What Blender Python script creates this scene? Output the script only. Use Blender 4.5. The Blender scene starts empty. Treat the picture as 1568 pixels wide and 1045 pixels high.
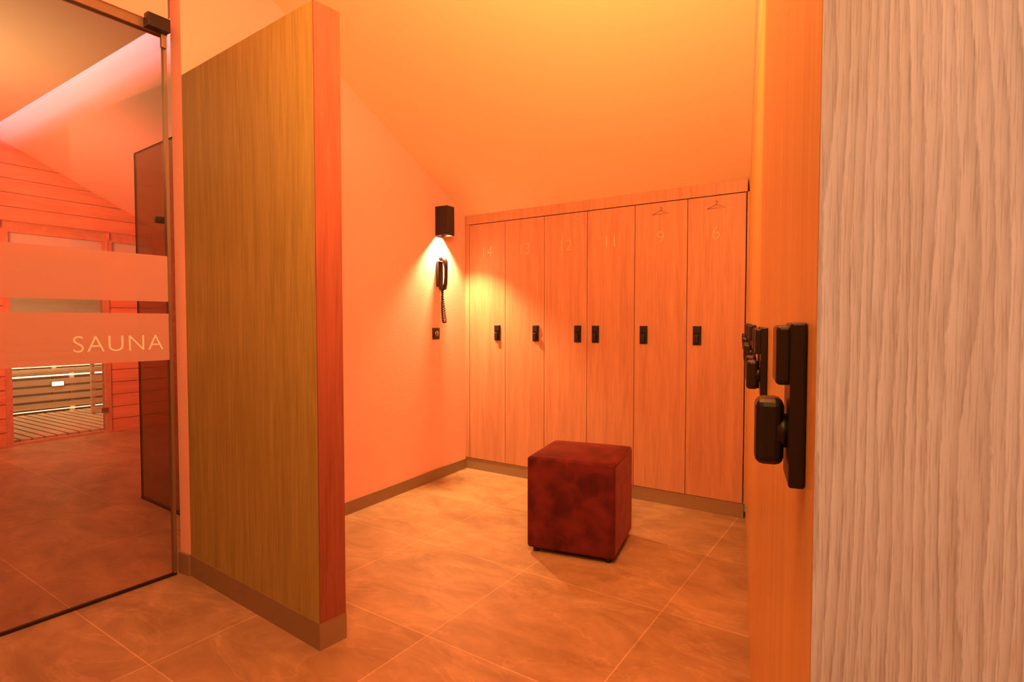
import bpy, bmesh, math, random
from mathutils import Matrix, Vector
random.seed(3)
sc = bpy.context.scene
try:
    sc.view_settings.view_transform = 'Standard'
    sc.view_settings.look = 'None'
except Exception:
    pass
COL = sc.collection

# ------------------------------------------------------------------ materials
def newmat(name):
    m = bpy.data.materials.new(name); m.use_nodes = True
    nt = m.node_tree
    return m, nt, nt.nodes['Principled BSDF'], nt.nodes['Material Output']

def plain(name, col, rough=0.6, metal=0.0, bump=0.0, bscale=200, spec=0.5):
    m, nt, p, o = newmat(name)
    p.inputs['Roughness'].default_value = rough
    p.inputs['Metallic'].default_value = metal
    p.inputs['Specular IOR Level'].default_value = spec
    tc = nt.nodes.new('ShaderNodeTexCoord')
    n = nt.nodes.new('ShaderNodeTexNoise'); n.inputs['Scale'].default_value = bscale; n.inputs['Detail'].default_value = 3
    nt.links.new(tc.outputs['Object'], n.inputs['Vector'])
    r = nt.nodes.new('ShaderNodeValToRGB')
    r.color_ramp.elements[0].position = .3; r.color_ramp.elements[1].position = .7
    r.color_ramp.elements[0].color = (*[c*0.94 for c in col], 1)
    r.color_ramp.elements[1].color = (*col, 1)
    nt.links.new(n.outputs['Fac'], r.inputs['Fac'])
    nt.links.new(r.outputs['Color'], p.inputs['Base Color'])
    if bump:
        b = nt.nodes.new('ShaderNodeBump'); b.inputs['Strength'].default_value = bump; b.inputs['Distance'].default_value = .003
        nt.links.new(n.outputs['Fac'], b.inputs['Height']); nt.links.new(b.outputs['Normal'], p.inputs['Normal'])
    return m

def wood(name, dark, light, rough=0.45, coarse=22, fine=140, axis='Z', mixf=.5, spec=.35):
    m, nt, p, o = newmat(name)
    tc = nt.nodes.new('ShaderNodeTexCoord')
    def noise(s, st, det):
        mp = nt.nodes.new('ShaderNodeMapping')
        v = [s, s, s]; v['XYZ'.index(axis)] = s*st
        mp.inputs['Scale'].default_value = v
        n = nt.nodes.new('ShaderNodeTexNoise'); n.inputs['Scale'].default_value = 1; n.inputs['Detail'].default_value = det
        n.inputs['Distortion'].default_value = .6
        nt.links.new(tc.outputs['Object'], mp.inputs['Vector']); nt.links.new(mp.outputs['Vector'], n.inputs['Vector'])
        return n
    a = noise(coarse, .06, 4); b = noise(fine, .03, 3)
    mx = nt.nodes.new('ShaderNodeMix'); mx.data_type = 'FLOAT'; mx.inputs[0].default_value = mixf
    nt.links.new(a.outputs['Fac'], mx.inputs[2]); nt.links.new(b.outputs['Fac'], mx.inputs[3])
    r = nt.nodes.new('ShaderNodeValToRGB')
    r.color_ramp.elements[0].position = .36; r.color_ramp.elements[1].position = .62
    r.color_ramp.elements[0].color = (*dark, 1); r.color_ramp.elements[1].color = (*light, 1)
    nt.links.new(mx.outputs[0], r.inputs['Fac']); nt.links.new(r.outputs['Color'], p.inputs['Base Color'])
    p.inputs['Roughness'].default_value = rough; p.inputs['Specular IOR Level'].default_value = spec
    bp = nt.nodes.new('ShaderNodeBump'); bp.inputs['Strength'].default_value = .12; bp.inputs['Distance'].default_value = .001
    nt.links.new(b.outputs['Fac'], bp.inputs['Height']); nt.links.new(bp.outputs['Normal'], p.inputs['Normal'])
    return m

def wood_close(name):
    """oak grain lines: phase = y*freq + warp, saw-tooth growth lines + fine pores"""
    m, nt, p, o = newmat(name)
    tc = nt.nodes.new('ShaderNodeTexCoord')
    def nz(sc_, det):
        mq = nt.nodes.new('ShaderNodeMapping'); mq.inputs['Scale'].default_value = sc_
        n = nt.nodes.new('ShaderNodeTexNoise'); n.inputs['Scale'].default_value = 1; n.inputs['Detail'].default_value = det
        nt.links.new(tc.outputs['Object'], mq.inputs['Vector']); nt.links.new(mq.outputs['Vector'], n.inputs['Vector']); return n
    def math_(op, a, b):
        x = nt.nodes.new('ShaderNodeMath'); x.operation = op
        for i, v in enumerate((a, b)):
            if v is None: continue
            if isinstance(v, (int, float)): x.inputs[i].default_value = v
            else: nt.links.new(v, x.inputs[i])
        return x.outputs[0]
    def ramp(fac, stops):
        r = nt.nodes.new('ShaderNodeValToRGB'); e = r.color_ramp.elements
        e[0].position, e[0].color = stops[0][0], (*stops[0][1], 1)
        e[1].position, e[1].color = stops[-1][0], (*stops[-1][1], 1)
        for s in stops[1:-1]:
            k = e.new(s[0]); k.color = (*s[1], 1)
        nt.links.new(fac, r.inputs['Fac']); return r.outputs[0]
    def mul(a, b):
        x = nt.nodes.new('ShaderNodeMix'); x.data_type = 'RGBA'; x.blend_type = 'MULTIPLY'; x.inputs[0].default_value = 1
        nt.links.new(a, x.inputs[6]); nt.links.new(b, x.inputs[7]); return x.outputs[2]
    sep = nt.nodes.new('ShaderNodeSeparateXYZ'); nt.links.new(tc.outputs['Object'], sep.inputs[0])
    ph = math_('ADD', math_('MULTIPLY', sep.outputs['Y'], 150), math_('MULTIPLY', nz((14, 14, 1.7), 1).outputs['Fac'], 7))
    ph = math_('ADD', ph, math_('MULTIPLY', nz((60, 60, 9), 2).outputs['Fac'], 1.2))
    ph = math_('ADD', ph, math_('MULTIPLY', nz((500, 500, 110), 2).outputs['Fac'], .3))
    fr = math_('FRACT', ph, None)
    light = (.68, .59, .50); mid = (.60, .505, .42); dark = (.39, .30, .225)
    c = ramp(fr, [(0, light), (.12, dark), (.32, (.49, .395, .315)), (.6, mid), (1, light)])
    c2 = ramp(nz((900, 900, 28), 3).outputs['Fac'], [(.34, (.80, .75, .70)), (.5, (1, 1, 1))])
    c3 = ramp(nz((40, 40, 3), 2).outputs['Fac'], [(.35, (.88, .84, .80)), (.65, (1, 1, 1))])
    sm = nt.nodes.new('ShaderNodeMix'); sm.data_type = 'RGBA'; sm.inputs[7].default_value = (.60, .51, .425, 1)
    nt.links.new(math_('MULTIPLY', nz((120, 120, 9), 2).outputs['Fac'], .85), sm.inputs[0]); nt.links.new(c, sm.inputs[6])
    out = mul(mul(sm.outputs[2], c2), c3)
    nt.links.new(out, p.inputs['Base Color'])
    p.inputs['Roughness'].default_value = .6
    return m

def tiles(name):
    m, nt, p, o = newmat(name)
    tc = nt.nodes.new('ShaderNodeTexCoord')
    mp = nt.nodes.new('ShaderNodeMapping'); mp.inputs['Location'].default_value = (.10+.68, -.9+.68, 0)
    nt.links.new(tc.outputs['Object'], mp.inputs['Vector'])
    b = nt.nodes.new('ShaderNodeTexBrick'); b.offset = 0; b.squash = 1
    b.inputs['Scale'].default_value = 1; b.inputs['Brick Width'].default_value = .68; b.inputs['Row Height'].default_value = .68
    b.inputs['Mortar Size'].default_value = .0025; b.inputs['Mortar Smooth'].default_value = .1
    b.inputs['Color1'].default_value = (.44, .345, .20, 1); b.inputs['Color2'].default_value = (.37, .285, .165, 1)
    b.inputs['Mortar'].default_value = (.60, .49, .33, 1)
    nt.links.new(mp.outputs['Vector'], b.inputs['Vector'])
    def noise(scale, det, dist, rough, msc, rot):
        n = nt.nodes.new('ShaderNodeTexNoise'); n.inputs['Scale'].default_value = scale; n.inputs['Detail'].default_value = det; n.inputs['Distortion'].default_value = dist
        n.inputs['Roughness'].default_value = rough
        mpn = nt.nodes.new('ShaderNodeMapping'); mpn.inputs['Scale'].default_value = msc; mpn.inputs['Rotation'].default_value = (0, 0, rot)
        nt.links.new(tc.outputs['Object'], mpn.inputs['Vector']); nt.links.new(mpn.outputs['Vector'], n.inputs['Vector'])
        return n
    n = noise(3.0, 12, .5, .68, (1, 1.8, 1), .5)
    r = nt.nodes.new('ShaderNodeValToRGB')
    r.color_ramp.elements[0].position = .36; r.color_ramp.elements[0].color = (.70, .65, .60, 1)
    r.color_ramp.elements[1].position = .64; r.color_ramp.elements[1].color = (1.08, 1.05, 1.0, 1)
    nt.links.new(n.outputs['Fac'], r.inputs['Fac'])
    n2 = noise(1.3, 7, .8, .6, (1, 2.2, 1), -.3)
    r2 = nt.nodes.new('ShaderNodeValToRGB'); e = r2.color_ramp.elements
    e[0].position = .485; e[0].color = (0, 0, 0, 1); e[1].position = .515; e[1].color = (0, 0, 0, 1)
    k = e.new(.5); k.color = (.055, .045, .03, 1)
    nt.links.new(n2.outputs['Fac'], r2.inputs['Fac'])
    m1 = nt.nodes.new('ShaderNodeMix'); m1.data_type = 'RGBA'; m1.blend_type = 'MULTIPLY'; m1.inputs[0].default_value = 1
    nt.links.new(b.outputs['Color'], m1.inputs[6]); nt.links.new(r.outputs['Color'], m1.inputs[7])
    m2 = nt.nodes.new('ShaderNodeMix'); m2.data_type = 'RGBA'; m2.blend_type = 'ADD'; m2.inputs[0].default_value = 1
    nt.links.new(m1.outputs[2], m2.inputs[6]); nt.links.new(r2.outputs['Color'], m2.inputs[7])
    nt.links.new(m2.outputs[2], p.inputs['Base Color'])
    p.inputs['Roughness'].default_value = .45; p.inputs['Specular IOR Level'].default_value = .35
    bp = nt.nodes.new('ShaderNodeBump'); bp.inputs['Strength'].default_value = .15; bp.inputs['Distance'].default_value = .002
    nt.links.new(n.outputs['Fac'], bp.inputs['Height']); nt.links.new(bp.outputs['Normal'], p.inputs['Normal'])
    return m

def velvet(name):
    m, nt, p, o = newmat(name)
    tc = nt.nodes.new('ShaderNodeTexCoord')
    n = nt.nodes.new('ShaderNodeTexNoise'); n.inputs['Scale'].default_value = 9; n.inputs['Detail'].default_value = 6; n.inputs['Distortion'].default_value = .3
    nt.links.new(tc.outputs['Object'], n.inputs['Vector'])
    r = nt.nodes.new('ShaderNodeValToRGB')
    r.color_ramp.elements[0].position = .35; r.color_ramp.elements[0].color = (.058, .009, .011, 1)
    r.color_ramp.elements[1].position = .68; r.color_ramp.elements[1].color = (.14, .022, .024, 1)
    nt.links.new(n.outputs['Fac'], r.inputs['Fac']); nt.links.new(r.outputs['Color'], p.inputs['Base Color'])
    p.inputs['Roughness'].default_value = .85
    p.inputs['Sheen Weight'].default_value = .4; p.inputs['Sheen Roughness'].default_value = .4
    p.inputs['Sheen Tint'].default_value = (.8, .28, .22, 1)
    p.inputs['Specular IOR Level'].default_value = .15
    bp = nt.nodes.new('ShaderNodeBump'); bp.inputs['Strength'].default_value = .25; bp.inputs['Distance'].default_value = .003
    nt.links.new(n.outputs['Fac'], bp.inputs['Height']); nt.links.new(bp.outputs['Normal'], p.inputs['Normal'])
    return m

def sheet_glass(name, tint, refl=.08, diff=None, diffmix=0.0):
    m, nt, p, o = newmat(name)
    nt.nodes.remove(p)
    t = nt.nodes.new('ShaderNodeBsdfTransparent'); t.inputs['Color'].default_value = (*tint, 1)
    g = nt.nodes.new('ShaderNodeBsdfGlossy'); g.inputs['Roughness'].default_value = .03
    mx = nt.nodes.new('ShaderNodeMixShader'); mx.inputs[0].default_value = refl
    nt.links.new(t.outputs[0], mx.inputs[1]); nt.links.new(g.outputs[0], mx.inputs[2])
    last = mx
    if diff:
        d = nt.nodes.new('ShaderNodeBsdfDiffuse'); d.inputs['Color'].default_value = (*diff, 1)
        m2 = nt.nodes.new('ShaderNodeMixShader'); m2.inputs[0].default_value = diffmix
        nt.links.new(mx.outputs[0], m2.inputs[1]); nt.links.new(d.outputs[0], m2.inputs[2]); last = m2
    nt.links.new(last.outputs[0], o.inputs['Surface'])
    return m

def emis(name, col, s):
    m, nt, p, o = newmat(name)
    p.inputs['Base Color'].default_value = (*col, 1)
    p.inputs['Emission Color'].default_value = (*col, 1); p.inputs['Emission Strength'].default_value = s
    return m

M_PLASTER = plain('plaster_wall', (.86, .52, .44), .85, bump=.35, bscale=130, spec=.2)
M_CEIL = plain('painted_ceiling', (.88, .735, .54), .9, bump=.1, spec=.1)
M_OAK = wood('oak_locker', (.41, .22, .135), (.53, .305, .19))
M_EDGE = wood('oak_edge_pink_lit', (.19, .062, .04), (.27, .09, .055))  # partition oak with the pink light on its edge painted in, redder and darker
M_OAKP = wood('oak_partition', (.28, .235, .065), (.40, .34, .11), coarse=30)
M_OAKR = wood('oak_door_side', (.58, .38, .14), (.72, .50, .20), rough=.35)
M_END = wood_close('oak_end_panel')
M_BLACK = plain('black_metal', (.012, .010, .010), .4, spec=.5)
M_DARKG = plain('dark_gap', (.02, .015, .01), .9)
M_TILE = tiles('stone_tiles')
M_BASE = plain('stone_baseboard', (.26, .19, .11), .5, bscale=14)
M_VEL = velvet('red_velvet')
M_BRASS = plain('brushed_bronze', (.30, .25, .17), .35, metal=.7)
M_GLASS = sheet_glass('door_glass', (.92, .86, .83), .04)
M_SMOKE = sheet_glass('smoked_glass', (.70, .60, .50), .12, (.34, .24, .17), .2)
M_FROST = sheet_glass('frosted_band', (.75, .68, .66), .03, (.66, .43, .39), .62)
M_LET = plain('letter_film', (.95, .88, .84), .7)
M_NUM = plain('engraved_number', (.80, .55, .38), .6)
M_SAUNA = wood('sauna_boards', (.42, .24, .15), (.56, .34, .22), axis='Y', coarse=14)
M_SLAT = wood('sauna_slats', (.62, .50, .38), (.78, .66, .52), axis='X', coarse=14)
M_WARM = emis('sauna_lamp_glow', (1, .75, .35), 14)
M_LED = emis('bench_led_glow', (1, .70, .32), 7)
M_BULB = emis('wall_lamp_glow', (1, .72, .38), 30)

# ------------------------------------------------------------------ helpers
def F(x, y, ang, z=0):
    return Matrix.Translation((x, y, z)) @ Matrix.Rotation(math.radians(ang), 4, 'Z')

def empty(name, mat):
    e = bpy.data.objects.new(name, None); e.empty_display_size = .1
    COL.objects.link(e); e.matrix_world = mat; return e

def obj_from_bm(name, bm, mat, parent=None, frame=None, smooth=False):
    me = bpy.data.meshes.new(name)
    bmesh.ops.recalc_face_normals(bm, faces=bm.faces)
    bm.to_mesh(me); bm.free()
    if smooth:
        for f in me.polygons: f.use_smooth = True
    me.materials.append(mat)
    ob = bpy.data.objects.new(name, me); COL.objects.link(ob)
    if parent is not None: ob.parent = parent
    elif frame is not None: ob.matrix_world = frame
    return ob

def add_box(bm, x0, x1, y0, y1, z0, z1):
    vs = [bm.verts.new((x, y, z)) for z in (z0, z1) for x, y in ((x0, y0), (x1, y0), (x1, y1), (x0, y1))]
    for f in ((0, 3, 2, 1), (4, 5, 6, 7), (0, 1, 5, 4), (1, 2, 6, 5), (2, 3, 7, 6), (3, 0, 4, 7)):
        bm.faces.new([vs[i] for i in f])
    return vs

def box(name, b, mat, parent=None, frame=None, bevel=0, seg=2, smooth=False):
    bm = bmesh.new(); add_box(bm, *b)
    if bevel:
        bmesh.ops.bevel(bm, geom=list(bm.edges), offset=bevel, segments=seg, profile=.5, affect='EDGES')
    return obj_from_bm(name, bm, mat, parent, frame, smooth)

def boxes(name, bl, mat, parent=None, frame=None, bevel=0):
    bm = bmesh.new()
    for b in bl: add_box(bm, *b)
    if bevel: bmesh.ops.bevel(bm, geom=list(bm.edges), offset=bevel, segments=1, affect='EDGES')
    return obj_from_bm(name, bm, mat, parent, frame)

def prism_xy(name, pts, z0, z1, mat, parent=None, frame=None, bevel=0):
    bm = bmesh.new()
    a = [bm.verts.new((x, y, z0)) for x, y in pts]; b = [bm.verts.new((x, y, z1)) for x, y in pts]
    n = len(pts); bm.faces.new(a[::-1]); bm.faces.new(b)
    for i in range(n): bm.faces.new((a[i], a[(i+1) % n], b[(i+1) % n], b[i]))
    if bevel: bmesh.ops.bevel(bm, geom=list(bm.edges), offset=bevel, segments=2, affect='EDGES')
    return obj_from_bm(name, bm, mat, parent, frame)

def prism_xz(name, pts, y0, y1, mat, parent=None, frame=None):
    bm = bmesh.new()
    a = [bm.verts.new((x, y0, z)) for x, z in pts]; b = [bm.verts.new((x, y1, z)) for x, z in pts]
    n = len(pts); bm.faces.new(a[::-1]); bm.faces.new(b)
    for i in range(n): bm.faces.new((a[i], a[(i+1) % n], b[(i+1) % n], b[i]))
    return obj_from_bm(name, bm, mat, parent, frame)

def cyl(name, r1, r2, depth, mat, loc, axis='Z', parent=None, frame=None, seg=24):
    bm = bmesh.new()
    bmesh.ops.create_cone(bm, cap_ends=True, segments=seg, radius1=r1, radius2=r2, depth=depth)
    if axis == 'Y': bmesh.ops.rotate(bm, verts=bm.verts, matrix=Matrix.Rotation(math.radians(90), 3, 'X'))
    bmesh.ops.translate(bm, verts=bm.verts, vec=loc)
    return obj_from_bm(name, bm, mat, parent, frame, True)

def curve(name, pts, r, mat, parent=None, frame=None, cyclic=False):
    c = bpy.data.curves.new(name, 'CURVE'); c.dimensions = '3D'; c.bevel_depth = r; c.bevel_resolution = 3
    s = c.splines.new('POLY'); s.points.add(len(pts)-1)
    for i, q in enumerate(pts): s.points[i].co = (*q, 1)
    s.use_cyclic_u = cyclic
    c.materials.append(mat)
    ob = bpy.data.objects.new(name, c); COL.objects.link(ob)
    if parent is not None: ob.parent = parent
    elif frame is not None: ob.matrix_world = frame
    return ob

def text(name, body, size, mat, parent, local, spacing=1.0, off=0.0):
    c = bpy.data.curves.new(name, 'FONT'); c.body = body; c.size = size; c.extrude = .0006
    c.align_x = 'CENTER'; c.align_y = 'CENTER'; c.space_character = spacing; c.offset = off
    c.materials.append(mat)
    ob = bpy.data.objects.new(name, c); COL.objects.link(ob)
    ob.parent = parent; ob.matrix_local = local
    return ob

# ------------------------------------------------------------------ layout constants
ANG = -34.06
RS = F(0, 0, ANG)                         # room frame: x = r, y = s
SA = 3.607
def roof(s): return 2.045 + .48*(SA-s)
FLATZ, FLATS = 2.88, 1.6
AX, AY = -.38, 4.61
DX, DY = -1.512, 2.639

# ------------------------------------------------------------------ shell
box('floor', (-11, 1.6, -2.1, 3.75, -.1, 0), M_TILE, frame=RS)
box('ceiling', (-7.3, 1.6, -2.1, FLATS, FLATZ, FLATZ+.04), M_CEIL, frame=RS)
bm = bmesh.new()
s0, s1 = .7, 3.9
q = [(-7.3, s0), (1.6, s0), (1.6, s1), (-7.3, s1)]
a = [bm.verts.new((x, y, roof(y))) for x, y in q]; b = [bm.verts.new((x, y, roof(y)+.08)) for x, y in q]
bm.faces.new(a); bm.faces.new(b[::-1])
for i in range(4): bm.faces.new((a[i], a[(i+1) % 4], b[(i+1) % 4], b[i]))
obj_from_bm('ceiling_slope', bm, M_CEIL, frame=RS)

# left wall with wall lamp (frame: x from D towards the corner A, y out of the room)
WANG = math.degrees(math.atan2(AY-DY, AX-DX))
W = F(DX, DY, WANG)
def s_of(fr, x, y=0):
    p = fr @ Vector((x, y, 0)); return .56*p.x + .8285*p.y
def xs(fr, s, y=0):
    a0 = s_of(fr, 0, y); a1 = s_of(fr, 1, y); return (s-a0)/(a1-a0)
xb = xs(W, FLATS)
xe = xs(W, 3.68)
prism_xz('wall_left', [(0, 0), (xe, 0), (xe, roof(3.68)), (xb, roof(FLATS)), (xb, FLATZ), (0, FLATZ)], 0, .083, M_PLASTER, frame=W)
box('baseboard_left', (.13, 2.262, -.012, 0, 0, .08), M_BASE, frame=W)
box('baseboard_jamb', (-.012, 0, -.0, .083, 0, .10), M_BASE, frame=W)

# back wall behind the lockers and in the sauna lobby
box('wall_back', (-7.3, 1.6, 3.607+.52, 3.607+.6, 0, 1.75), M_PLASTER, frame=RS)
box('wall_lobby_back', (-7.1, -3.02, 3.607, 3.66, 0, 2.02), M_PLASTER, frame=RS)
box('wall_right', (1.5, 1.6, -2.1, 3.7, 0, FLATZ), M_PLASTER, frame=RS)
box('wall_rear', (-7.3, 1.6, -2.2, -2.1, 0, FLATZ), M_PLASTER, frame=RS)

# ------------------------------------------------------------------ partition (free-standing oak faced stub wall)
E = (-.699, 2.028); Fp = (-.632, 2.113)
wx = lambda y: DX + (y-DY)*(AX-DX)/(AY-DY)
G = (wx(2.722), 2.722)
part = empty('oak_partition', Matrix.Identity(4))
prism_xy('partition_core', [(DX, DY), E, Fp, G], .10, 2.325, M_OAKP, part)
prism_xy('partition_edge_lit_face', [(E[0]+.0005, E[1]-.0004), (E[0]+.004, E[1]-.003), (Fp[0]+.004, Fp[1]-.003), (Fp[0], Fp[1])], .10, 2.325, M_EDGE, part)  # thin sheet that carries the painted pink light of the edge
prism_xy('partition_base', [(DX+.001, DY-.004), (E[0]+.002, E[1]-.005), (Fp[0]+.006, Fp[1]), (G[0], G[1]+.004)], 0, .10, M_BASE, part)

# ------------------------------------------------------------------ glass sauna-lobby wall / door
GF = F(-1.591, 2.653, 55.9)
gd = empty('door_1', GF)
box('glass_pane', (-3.1, -.012, -.005, .005, .012, 2.50), M_GLASS, gd)
boxes('frosted_bands', [(-3.1, -.013, -.0075, -.0055, 1.29, 1.50), (-3.1, -.013, -.0075, -.0055, 1.02, 1.235)], M_FROST, gd)
box('bottom_rail', (-3.1, -.0, -.008, .008, 0.0, .012), M_BLACK, gd)
box('top_rail', (-3.1, .0, -.02, .02, 2.50, 2.54), M_BRASS, gd)
box('side_profile', (-.014, 0.0, -.012, .012, .012, 2.50), M_BRASS, gd)
box('door_closer', (-.10, -.005, -.065, -.021, 2.50, 2.56), M_BLACK, gd, bevel=.004)
box('hinge_pin', (-.03, -.006, -.03, -.013, 2.44, 2.50), M_BRASS, gd, bevel=.003)
rot = Matrix.Rotation(math.radians(90), 4, 'X')
t = text('sauna_lettering', 'SAUNA', .100, M_LET, gd, Matrix.Translation((-.215, -.0088, 1.10)) @ rot, 1.12, -.0013)
prism_xz('wall_header', [(-3.2, 2.54), (.0, 2.54), (.0, FLATZ), (-3.2, FLATZ)], -.03, .06, M_PLASTER, frame=GF)

# smoked glass leaf standing in the lobby
SG = F(-2.115, 3.527, 143.4)
sg = empty('glass_screen', SG)
box('smoked_pane', (-.45, .49, -.005, .005, .012, 2.31), M_SMOKE, sg)
boxes('pane_edge', [(-.45, .49, -.006, .006, 2.31, 2.316), (.486, .492, -.006, .006, .012, 2.31)], M_DARKG, sg)
box('floor_channel', (-.45, .49, -.01, .01, 0, .012), M_BLACK, sg)
cyl('pull_knob', .022, .022, .05, M_BLACK, (.08, .02, 1.83), 'Y', sg)

# ------------------------------------------------------------------ sauna front wall + cabin
SF = F(-4.80, 5.434, 58.2)
xk = xs(SF, FLATS); xend = xs(SF, 3.60)
H = .135
bm = bmesh.new()
def cut(parts, a, b):
    out = []
    for p0, p1 in parts:
        if b <= p0 or a >= p1: out.append((p0, p1)); continue
        if a > p0: out.append((p0, a))
        if b < p1: out.append((b, p1))
    return out
for i in range(23):
    z0 = i*H; z1 = z0+H-.006
    if z1 > FLATZ: break
    def xlim(z):
        return min(xend, xs(SF, SA - (z-2.045)/.48))
    parts = [(-3.2, xlim(z1))]
    if z0 < 2.05: parts = cut(parts, -.05, .84)
    if z1 > 1.95 and z0 < 2.05: parts = cut(parts, .86, 1.3)
    for k, (p0, p1) in enumerate(parts):
        if p1-p0 > .02:
            vs = add_box(bm, p0, p1, 0, .03, z0, z1)
            if k == len(parts)-1 and xlim(z1) < xend:   # mitre the last board to the roof slope
                for v in vs:
                    if abs(v.co.x-p1) < 1e-6 and abs(v.co.z-z0) < 1e-6: v.co.x = xlim(z0)
obj_from_bm('wall_sauna', bm, wood('sauna_front_boards', (.50, .25, .15), (.66, .36, .22), axis='X', coarse=12), frame=SF)
prism_xz('wall_sauna_backing', [(-3.2, 2.07), (xs(SF, 3.5), 2.07), (xk, roof(FLATS)), (xk, FLATZ), (-3.2, FLATZ)], .03, .07, M_SAUNA, frame=SF)
boxes('wall_sauna_inner', [(-3.2, -.05, .03, .07, 0, 2.07), (.84, xend, .03, .07, 0, 1.93)], M_SAUNA, frame=SF)
sd = empty('door_2', SF)
boxes('door_frame', [(-.05, 0, -.015, .07, 0, 2.08), (.79, .84, -.015, .07, 0, 2.08), (0, .79, -.015, .07, 2.05, 2.08), (0, .79, -.015, .07, 1.86, 1.90), (0, .79, -.01, .07, 0, .02)], M_SAUNA, sd)
boxes('door_hinges', [(.74, .80, -.03, -.015, .22, .27), (.74, .80, -.03, -.015, 1.6, 1.65)], M_BRASS, sd)
box('door_glass', (.0, .79, .02, .028, .02, 1.86), M_GLASS, sd)
box('transom_glass', (.0, .79, .02, .028, 1.90, 2.05), sheet_glass('transom', (.8, .8, .78), .1, (.80, .84, .76), .5), sd)
w2 = empty('window_1', SF)
boxes('window_frame', [(.845, .88, -.012, .07, 1.93, 2.07), (1.27, 1.31, -.012, .07, 1.93, 2.07), (.88, 1.27, -.012, .07, 1.93, 1.945), (.88, 1.27, -.012, .07, 2.055, 2.07)], M_SAUNA, w2)
box('window_glass', (.88, 1.27, .02, .028, 1.945, 2.055), sheet_glass('transom2', (.8, .8, .78), .1, (.80, .84, .76), .5), w2)
boxes('wall_sauna_cabin', [(-.9, 2.3, 3.1, 3.15, 0, 2.2), (-.95, -.9, .07, 3.15, 0, 2.2), (2.3, 2.35, .07, 3.15, 0, 2.2), (-.95, 2.35, .0715, 3.15, 2.2, 2.25)], M_SLAT, frame=SF)
bench = empty('sauna_bench', SF)
bl = []
for lev, (y0, y1, zt) in enumerate(((1.95, 2.55, .55), (2.5, 3.08, 1.0))):
    for k in range(6):
        yy = y0 + k*(y1-y0)/6
        bl.append((-.88, 2.28, yy, yy+.085, zt-.03, zt))
    for k in range(4):
        zz = (.08 if lev == 0 else .60) + k*.10
        bl.append((-.88, 2.28, y0+.01, y0+.03, zz, zz+.07))
    for xx in (-.8, .2, 1.2, 2.2):
        bl.append((xx, xx+.05, y0+.035, y0+.08, 0, zt-.03))
boxes('bench_slats', bl, M_SLAT, bench)
boxes('bench_led_strip', [(-.86, 2.26, 1.950, 1.958, .49, .508), (-.86, 2.26, 2.500, 2.508, .575, .59), (-.86, 2.26, 1.950, 1.958, .052, .062)], M_LED, bench)
fm = []
for k in range(26):
    fm.append((-.5+k*.1, -.5+k*.1+.075, .12, 1.9, .01, .03))
for yy in (.3, 1.0, 1.7): fm.append((-.5, 2.1, yy, yy+.04, 0, .01))
boxes('sauna_floor_grid', fm, M_SLAT, frame=SF)
gu = []
for k in range(7): gu.append((1.18, 1.60, 1.30, 1.32, .06+k*.10, .06+k*.10+.06))
gu += [(1.18, 1.22, 1.32, 1.35, .03, .74), (1.56, 1.60, 1.32, 1.35, .03, .74)]
boxes('heater_guard', gu, M_SLAT, frame=SF)
lamp = empty('sauna_lamp', SF)
box('lamp_housing', (.98, 1.12, 1.935, 1.949, .36, .42), M_BRASS, lamp)
box('lamp_lens', (.99, 1.11, 1.925, 1.935, .365, .415), M_WARM, lamp)

# ------------------------------------------------------------------ lock (handle) builder
def lock(parent, cx, yf, cz, ny):
    def B(name, x0, x1, d0, d1, z0, z1, bev):
        ya, yb = sorted((yf+ny*d0, yf+ny*d1))
        return box(name, (cx+x0, cx+x1, ya, yb, cz+z0, cz+z1), M_BLACK, parent, bevel=bev, seg=3)
    B('lock_plate', -.026, .026, .0003, .011, -.059, .059, .002)
    B('lock_body', -.021, .021, .009, .020, .014, .057, .003)
    bmn = bmesh.new()
    bmesh.ops.create_cone(bmn, cap_ends=True, segments=20, radius1=.014, radius2=.012, depth=.010)
    bmesh.ops.rotate(bmn, verts=bmn.verts, matrix=Matrix.Rotation(math.radians(90), 3, 'X'))
    bmesh.ops.translate(bmn, verts=bmn.verts, vec=(cx, yf+ny*.013, cz-.022))
    obj_from_bm('knob_neck', bmn, M_BLACK, parent, smooth=True)
    B('turn_knob', -.013, .013, .013, .033, -.047, .003, .006)

# ------------------------------------------------------------------ back row of lockers
LF = F(AX, AY, ANG)
edges = [.045+.35*i for i in range(7)]
nums = ['14', '13', '12', '11', '9', '6']
def hanger(parent, cx, y, cz, w=.055):
    curve('hanger_icon', [(cx-w, y, cz-.012), (cx, y, cz+.010), (cx+w, y, cz-.012), (cx-w, y, cz-.012)], .0010, M_DARKG, parent)
    pts = [(cx, y, cz+.010)] + [(cx+.008*math.sin(a), y, cz+.024-.008*math.cos(a)) for a in [i*.5 for i in range(9)]]
    curve('hanger_hook', pts, .0010, M_DARKG, parent)
for i in range(6):
    e = empty('locker', LF)
    x0, x1 = edges[i], edges[i+1]
    bm = bmesh.new()
    vs = add_box(bm, x0+.0005, x1-.0005, .023, .50, .095, 1.97)
    for v in vs:
        if v.co.y > .4 and v.co.z > 1: v.co.z = 1.76
    obj_from_bm('body', bm, M_DARKG, e)
    box('door', (x0+.002, x1-.002, 0, .02, .093, 1.968), M_OAK, e, bevel=.001, seg=1)
    hx = x1-.07 if i < 3 else x0+.068
    lock(e, hx, 0, 1.11, -1)
    text('number', nums[i], .115, M_NUM, e, Matrix.Translation(((x0+x1)/2, -.0012, 1.74)) @ rot, 1.0, -.003 if i else -.001)
    if i >= 4: hanger(e, (x0+x1)/2, -.001, 1.905)
box('trim_1', (0.0, 2.15, -.002, .02, 1.973, 2.045), M_OAK, frame=LF)
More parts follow.
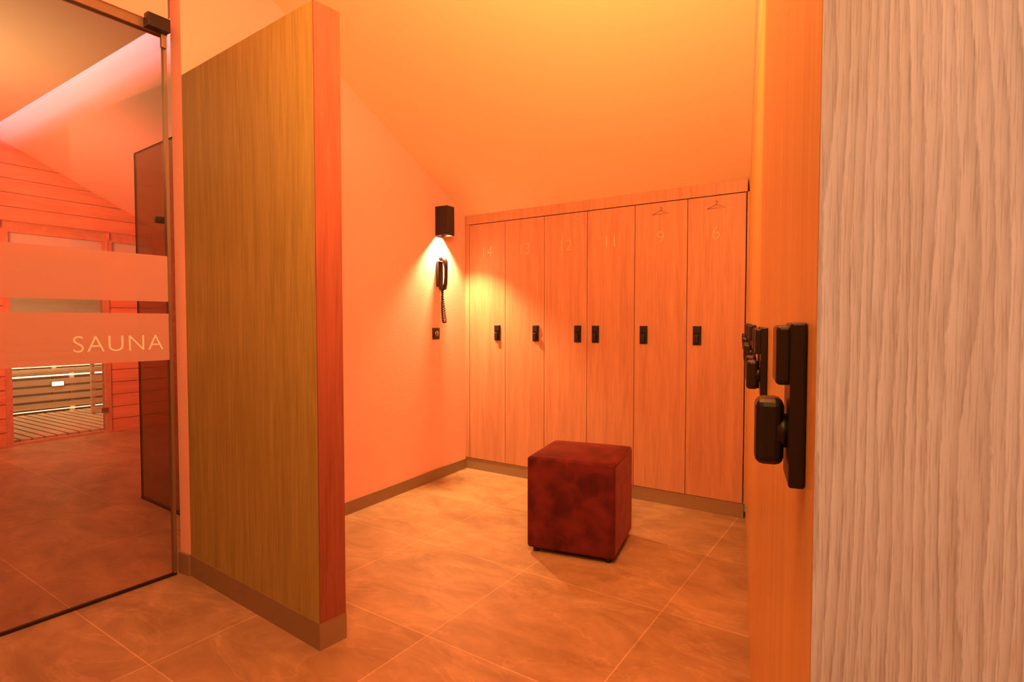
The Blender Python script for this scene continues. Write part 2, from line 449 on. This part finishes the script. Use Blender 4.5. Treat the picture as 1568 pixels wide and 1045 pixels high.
boxes('trim_2', [(0.0, .043, -.0, .02, .093, 1.971), (2.149, 2.22, 0.004, .02, .093, 1.971)], M_OAK, frame=LF)
box('baseboard_back', (0.0, 2.15, .006, .022, 0, .09), M_BASE, frame=LF)

# ------------------------------------------------------------------ right row of lockers
RF = F(.188, .35, math.degrees(math.atan2(3.05, 1.222)))
L = 3.27
dw = .36
hpos = {0: .072, 1: -.07, 2: .07, 3: -.07, 4: .07, 5: -.07, 6: .07, 7: -.07, 8: .07}
for i in range(9):
    e = empty('locker', RF)
    x0 = .0215 + i*dw; x1 = x0+dw
    if i == 0: x0 = .005
    box('body', (x0+.0005, x1-.0005, -.50, -.023, .095, 1.97 if i < 7 else 1.9), M_DARKG, e)
    box('door', (x0+(0.001 if i else -.0), x1-.002, -.02, 0, .093, 1.968), M_OAKR, e, bevel=.001, seg=1)
    hx = (x0 if hpos[i] > 0 else x1) + hpos[i]
    if i == 0: hx = .075
    lock(e, hx, 0, 1.14 if i == 0 else 1.13, 1)
box('locker_end_panel', (0, .0045, -.52, 0, 0, 2.045), M_END, frame=RF)
box('trim_3', (.005, L, -.02, .0, 1.973, 2.045), M_OAKR, frame=RF)
box('baseboard_right', (.005, L, -.03, -.006, 0, .09), M_BASE, frame=RF)
xk2 = xs(RF, FLATS)
prism_xz('wall_above_lockers', [(0, 2.046), (L, 2.046), (L, roof(s_of(RF, L))), (xk2, roof(FLATS)), (xk2, FLATZ), (0, FLATZ)], -.40, -.002, M_PLASTER, frame=RF)

# ------------------------------------------------------------------ ottoman
OT = F(.376, 3.04, -22.5)
ot = empty('ottoman', OT)
bm = bmesh.new()
bmesh.ops.create_cube(bm, size=1)
bmesh.ops.scale(bm, verts=bm.verts, vec=(.46, .46, .475))
bmesh.ops.bevel(bm, geom=list(bm.edges), offset=.022, segments=4, profile=.6, affect='EDGES')
bmesh.ops.subdivide_edges(bm, edges=[e for e in bm.edges if e.calc_length() > .2], cuts=10, use_grid_fill=True)
for v in bm.verts:
    u = max(0, 1-(v.co.x/.23)**2); w = max(0, 1-(v.co.y/.23)**2); h = max(0, 1-(v.co.z/.2375)**2)
    if v.co.z > .23: v.co.z += .012*u*w
    if abs(v.co.x) > .22: v.co.x += math.copysign(.004*w*h, v.co.x)
    if abs(v.co.y) > .22: v.co.y += math.copysign(.004*u*h, v.co.y)
bmesh.ops.translate(bm, verts=bm.verts, vec=(0, 0, .2375+.025))
obj_from_bm('cushion_body', bm, M_VEL, ot, smooth=True)
hh = .2305; zz = .488
pp = [(-hh+.012, -hh), (hh-.012, -hh), (hh, -hh+.012), (hh, hh-.012), (hh-.012, hh), (-hh+.012, hh), (-hh, hh-.012), (-hh, -hh+.012)]
curve('seam_piping', [(x*.985, y*.985, zz) for x, y in pp], .0035, M_VEL, ot, cyclic=True)
for k, (sx, sy) in enumerate(((-1, -1), (1, -1), (1, 1), (-1, 1))):
    cyl('foot_%d' % (k+1), .014, .019, .027, M_BLACK, (sx*.19, sy*.19, .0135), 'Z', ot)

# ------------------------------------------------------------------ wall lamp, intercom handset, socket
def wloc(Y): return (Y-DY)/((AY-DY))*2.273
lx = wloc(4.312)
wl = empty('wall_lamp', W)
bm = bmesh.new()
add_box(bm, lx-.045, lx-.040, -.105, -.01, 1.84, 2.055)
add_box(bm, lx+.040, lx+.045, -.105, -.01, 1.84, 2.055)
add_box(bm, lx-.045, lx+.045, -.11, -.105, 1.84, 2.055)
add_box(bm, lx-.045, lx+.045, -.01, -.0005, 1.84, 2.055)
add_box(bm, lx-.040, lx+.040, -.105, -.01, 1.93, 1.94)
obj_from_bm('lamp_shade', bm, M_BLACK, wl)
cyl('lamp_bulb', .026, .026, .03, M_BULB, (lx, -.057, 1.905), 'Z', wl)

ph = empty('intercom_phone', W)
px = wloc(4.30)
box('phone_cradle', (px-.026, px+.026, -.030, -.0005, 1.46, 1.65), M_BLACK, ph, bevel=.006)
bm = bmesh.new()
prof = [(-.026, 1.668, .027), (-.050, 1.672, .027), (-.068, 1.645, .026), (-.074, 1.60, .018), (-.074, 1.53, .017), (-.070, 1.48, .019), (-.058, 1.448, .026), (-.030, 1.444, .026)]
rings = []
for k, (y, zz_, r) in enumerate(prof):
    y0, z0_, _ = prof[max(0, k-1)]; y1, z1_, _ = prof[min(len(prof)-1, k+1)]
    tdir = Vector((0, y1-y0, z1_-z0_)).normalized(); nrm = Vector((0, -tdir.z, tdir.y))
    ring = []
    for j in range(14):
        a = 2*math.pi*j/14
        ring.append(bm.verts.new(Vector((px, y, zz_)) + Vector((1, 0, 0))*r*1.05*math.cos(a) + nrm*r*.62*math.sin(a)))
    rings.append(ring)
for k in range(len(rings)-1):
    for j in range(14): bm.faces.new((rings[k][j], rings[k][(j+1) % 14], rings[k+1][(j+1) % 14], rings[k+1][j]))
bm.faces.new(rings[0]); bm.faces.new(rings[-1][::-1])
obj_from_bm('handset', bm, M_BLACK, ph, smooth=True)
pts = []
N = 420
for k in range(N):
    tt = k/(N-1)
    a = tt*2*math.pi*42
    if tt < .55:      # hanging down
        u = tt/.55; zc = 1.448-.245*u; xc = px-.012*math.sin(u*math.pi); yc = -.045
    elif tt < .65:    # bottom bend
        u = (tt-.55)/.10; xc = px+.017-.017*math.cos(u*math.pi); zc = 1.203-.015*math.sin(u*math.pi); yc = -.045
    else:             # loop back up to the cradle
        u = (tt-.65)/.35; zc = 1.203+.25*u; xc = px+.034-.018*u; yc = -.045+.025*u
    pts.append((xc+.0075*math.cos(a), yc+.0075*math.sin(a), zc))
curve('coiled_cord', pts, .003, M_BLACK, ph)
so = empty('wall_socket', W)
sx_ = wloc(4.27)
box('socket_plate', (sx_-.04, sx_+.04, -.010, -.0005, 1.065, 1.15), M_BLACK, so, bevel=.003)
cyl('socket_insert', .022, .022, .006, M_BRASS, (sx_, -.012, 1.107), 'Y', so)

# ------------------------------------------------------------------ lights
def area(name, loc, target, size, energy, col, sy=None, frame=None, spread=180):
    l = bpy.data.lights.new(name, 'AREA'); l.energy = energy; l.color = col
    l.shape = 'RECTANGLE'; l.size = size; l.size_y = sy or size; l.spread = math.radians(spread)
    o = bpy.data.objects.new(name, l); COL.objects.link(o)
    p = Vector(loc); t = Vector(target)
    if frame is not None: p = frame @ p; t = frame @ t
    o.location = p; o.rotation_euler = (t-p).to_track_quat('-Z', 'Y').to_euler()
    return o
def spot(name, loc, target, energy, col, ang, blend=.6, size=.03, frame=None):
    l = bpy.data.lights.new(name, 'SPOT'); l.energy = energy; l.color = col
    l.spot_size = math.radians(ang); l.spot_blend = blend; l.shadow_soft_size = size
    o = bpy.data.objects.new(name, l); COL.objects.link(o)
    p = Vector(loc); t = Vector(target)
    if frame is not None: p = frame @ p; t = frame @ t
    o.location = p; o.rotation_euler = (t-p).to_track_quat('-Z', 'Y').to_euler()
    return o

area('room_fill_orange', (-.25, .35, 2.80), (.2, 3.6, 1.1), .9, 56, (1, .34, .09))  # added unseen area fill for the overall orange light of the room
area('room_fill_pink', (.15, .75, 2.80), (-1.2, 3.4, 1.6), .45, 56, (1, .18, .15))  # added unseen fill, throws pink on the left wall and partition edge
area('rear_key_yellow', (-.4, -1.0, 2.75), (-1.0, 2.3, 1.3), 1.0, 40, (1, .48, .10))  # unseen key added behind the camera for the partition face
area('slope_fill_orange', (-.1, 1.3, 2.25), (.3, 3.6, 2.4), .8, 44, (1, .36, .07))  # added fill floating out of view, brightens the sloped ceiling
spot('wall_lamp_beam', (lx, -.057, 1.885), (lx, -.14, 0), 250, (1, .48, .19), 108, .6, .03, W)
spot('end_panel_fill_white', (-1.1, -.55, 1.9), (0, -.16, 1.2), 26, (1, .98, .92), 34, .8, .1, RF)  # white spot added for the locker end panel, no fitting behind it
# lobby
area('cove_light_pink', (-5.0, 1.25, 2.97), (-5.0, 2.2, 2.93), 4.0, 125, (1, .14, .24), .06, RS)
area('lobby_fill_red', (-4.6, .1, 1.9), (-6.9, 2.6, 1.6), 1.0, 54, (1, .19, .10), 1.0, RS, 95)  # red fill added out of view to brighten the sauna boards
area('lobby_fill_warm', (-4.6, .2, 1.5), (-4.8, .5, 3.0), 1.0, 22, (.75, .60, .30), 1.0, RS, 120)  # upward fill added out of view to lift the flat lobby ceiling
area('sauna_cabin_light', (.8, 1.2, 2.15), (.8, 2.3, 0), 1.0, 60, (1, .68, .36), 1.0, SF)

w = bpy.data.worlds.new('world'); sc.world = w; w.use_nodes = True
w.node_tree.nodes['Background'].inputs[0].default_value = (1, .4, .15, 1)
w.node_tree.nodes['Background'].inputs[1].default_value = .2

# ------------------------------------------------------------------ camera
cam = bpy.data.cameras.new('camera'); co = bpy.data.objects.new('camera', cam); COL.objects.link(co)
co.location = (0, 0, 1.2); co.rotation_euler = (math.radians(88), 0, 0)
cam.sensor_width = 36; cam.lens = 870/1568*36; cam.clip_start = .01
sc.camera = co
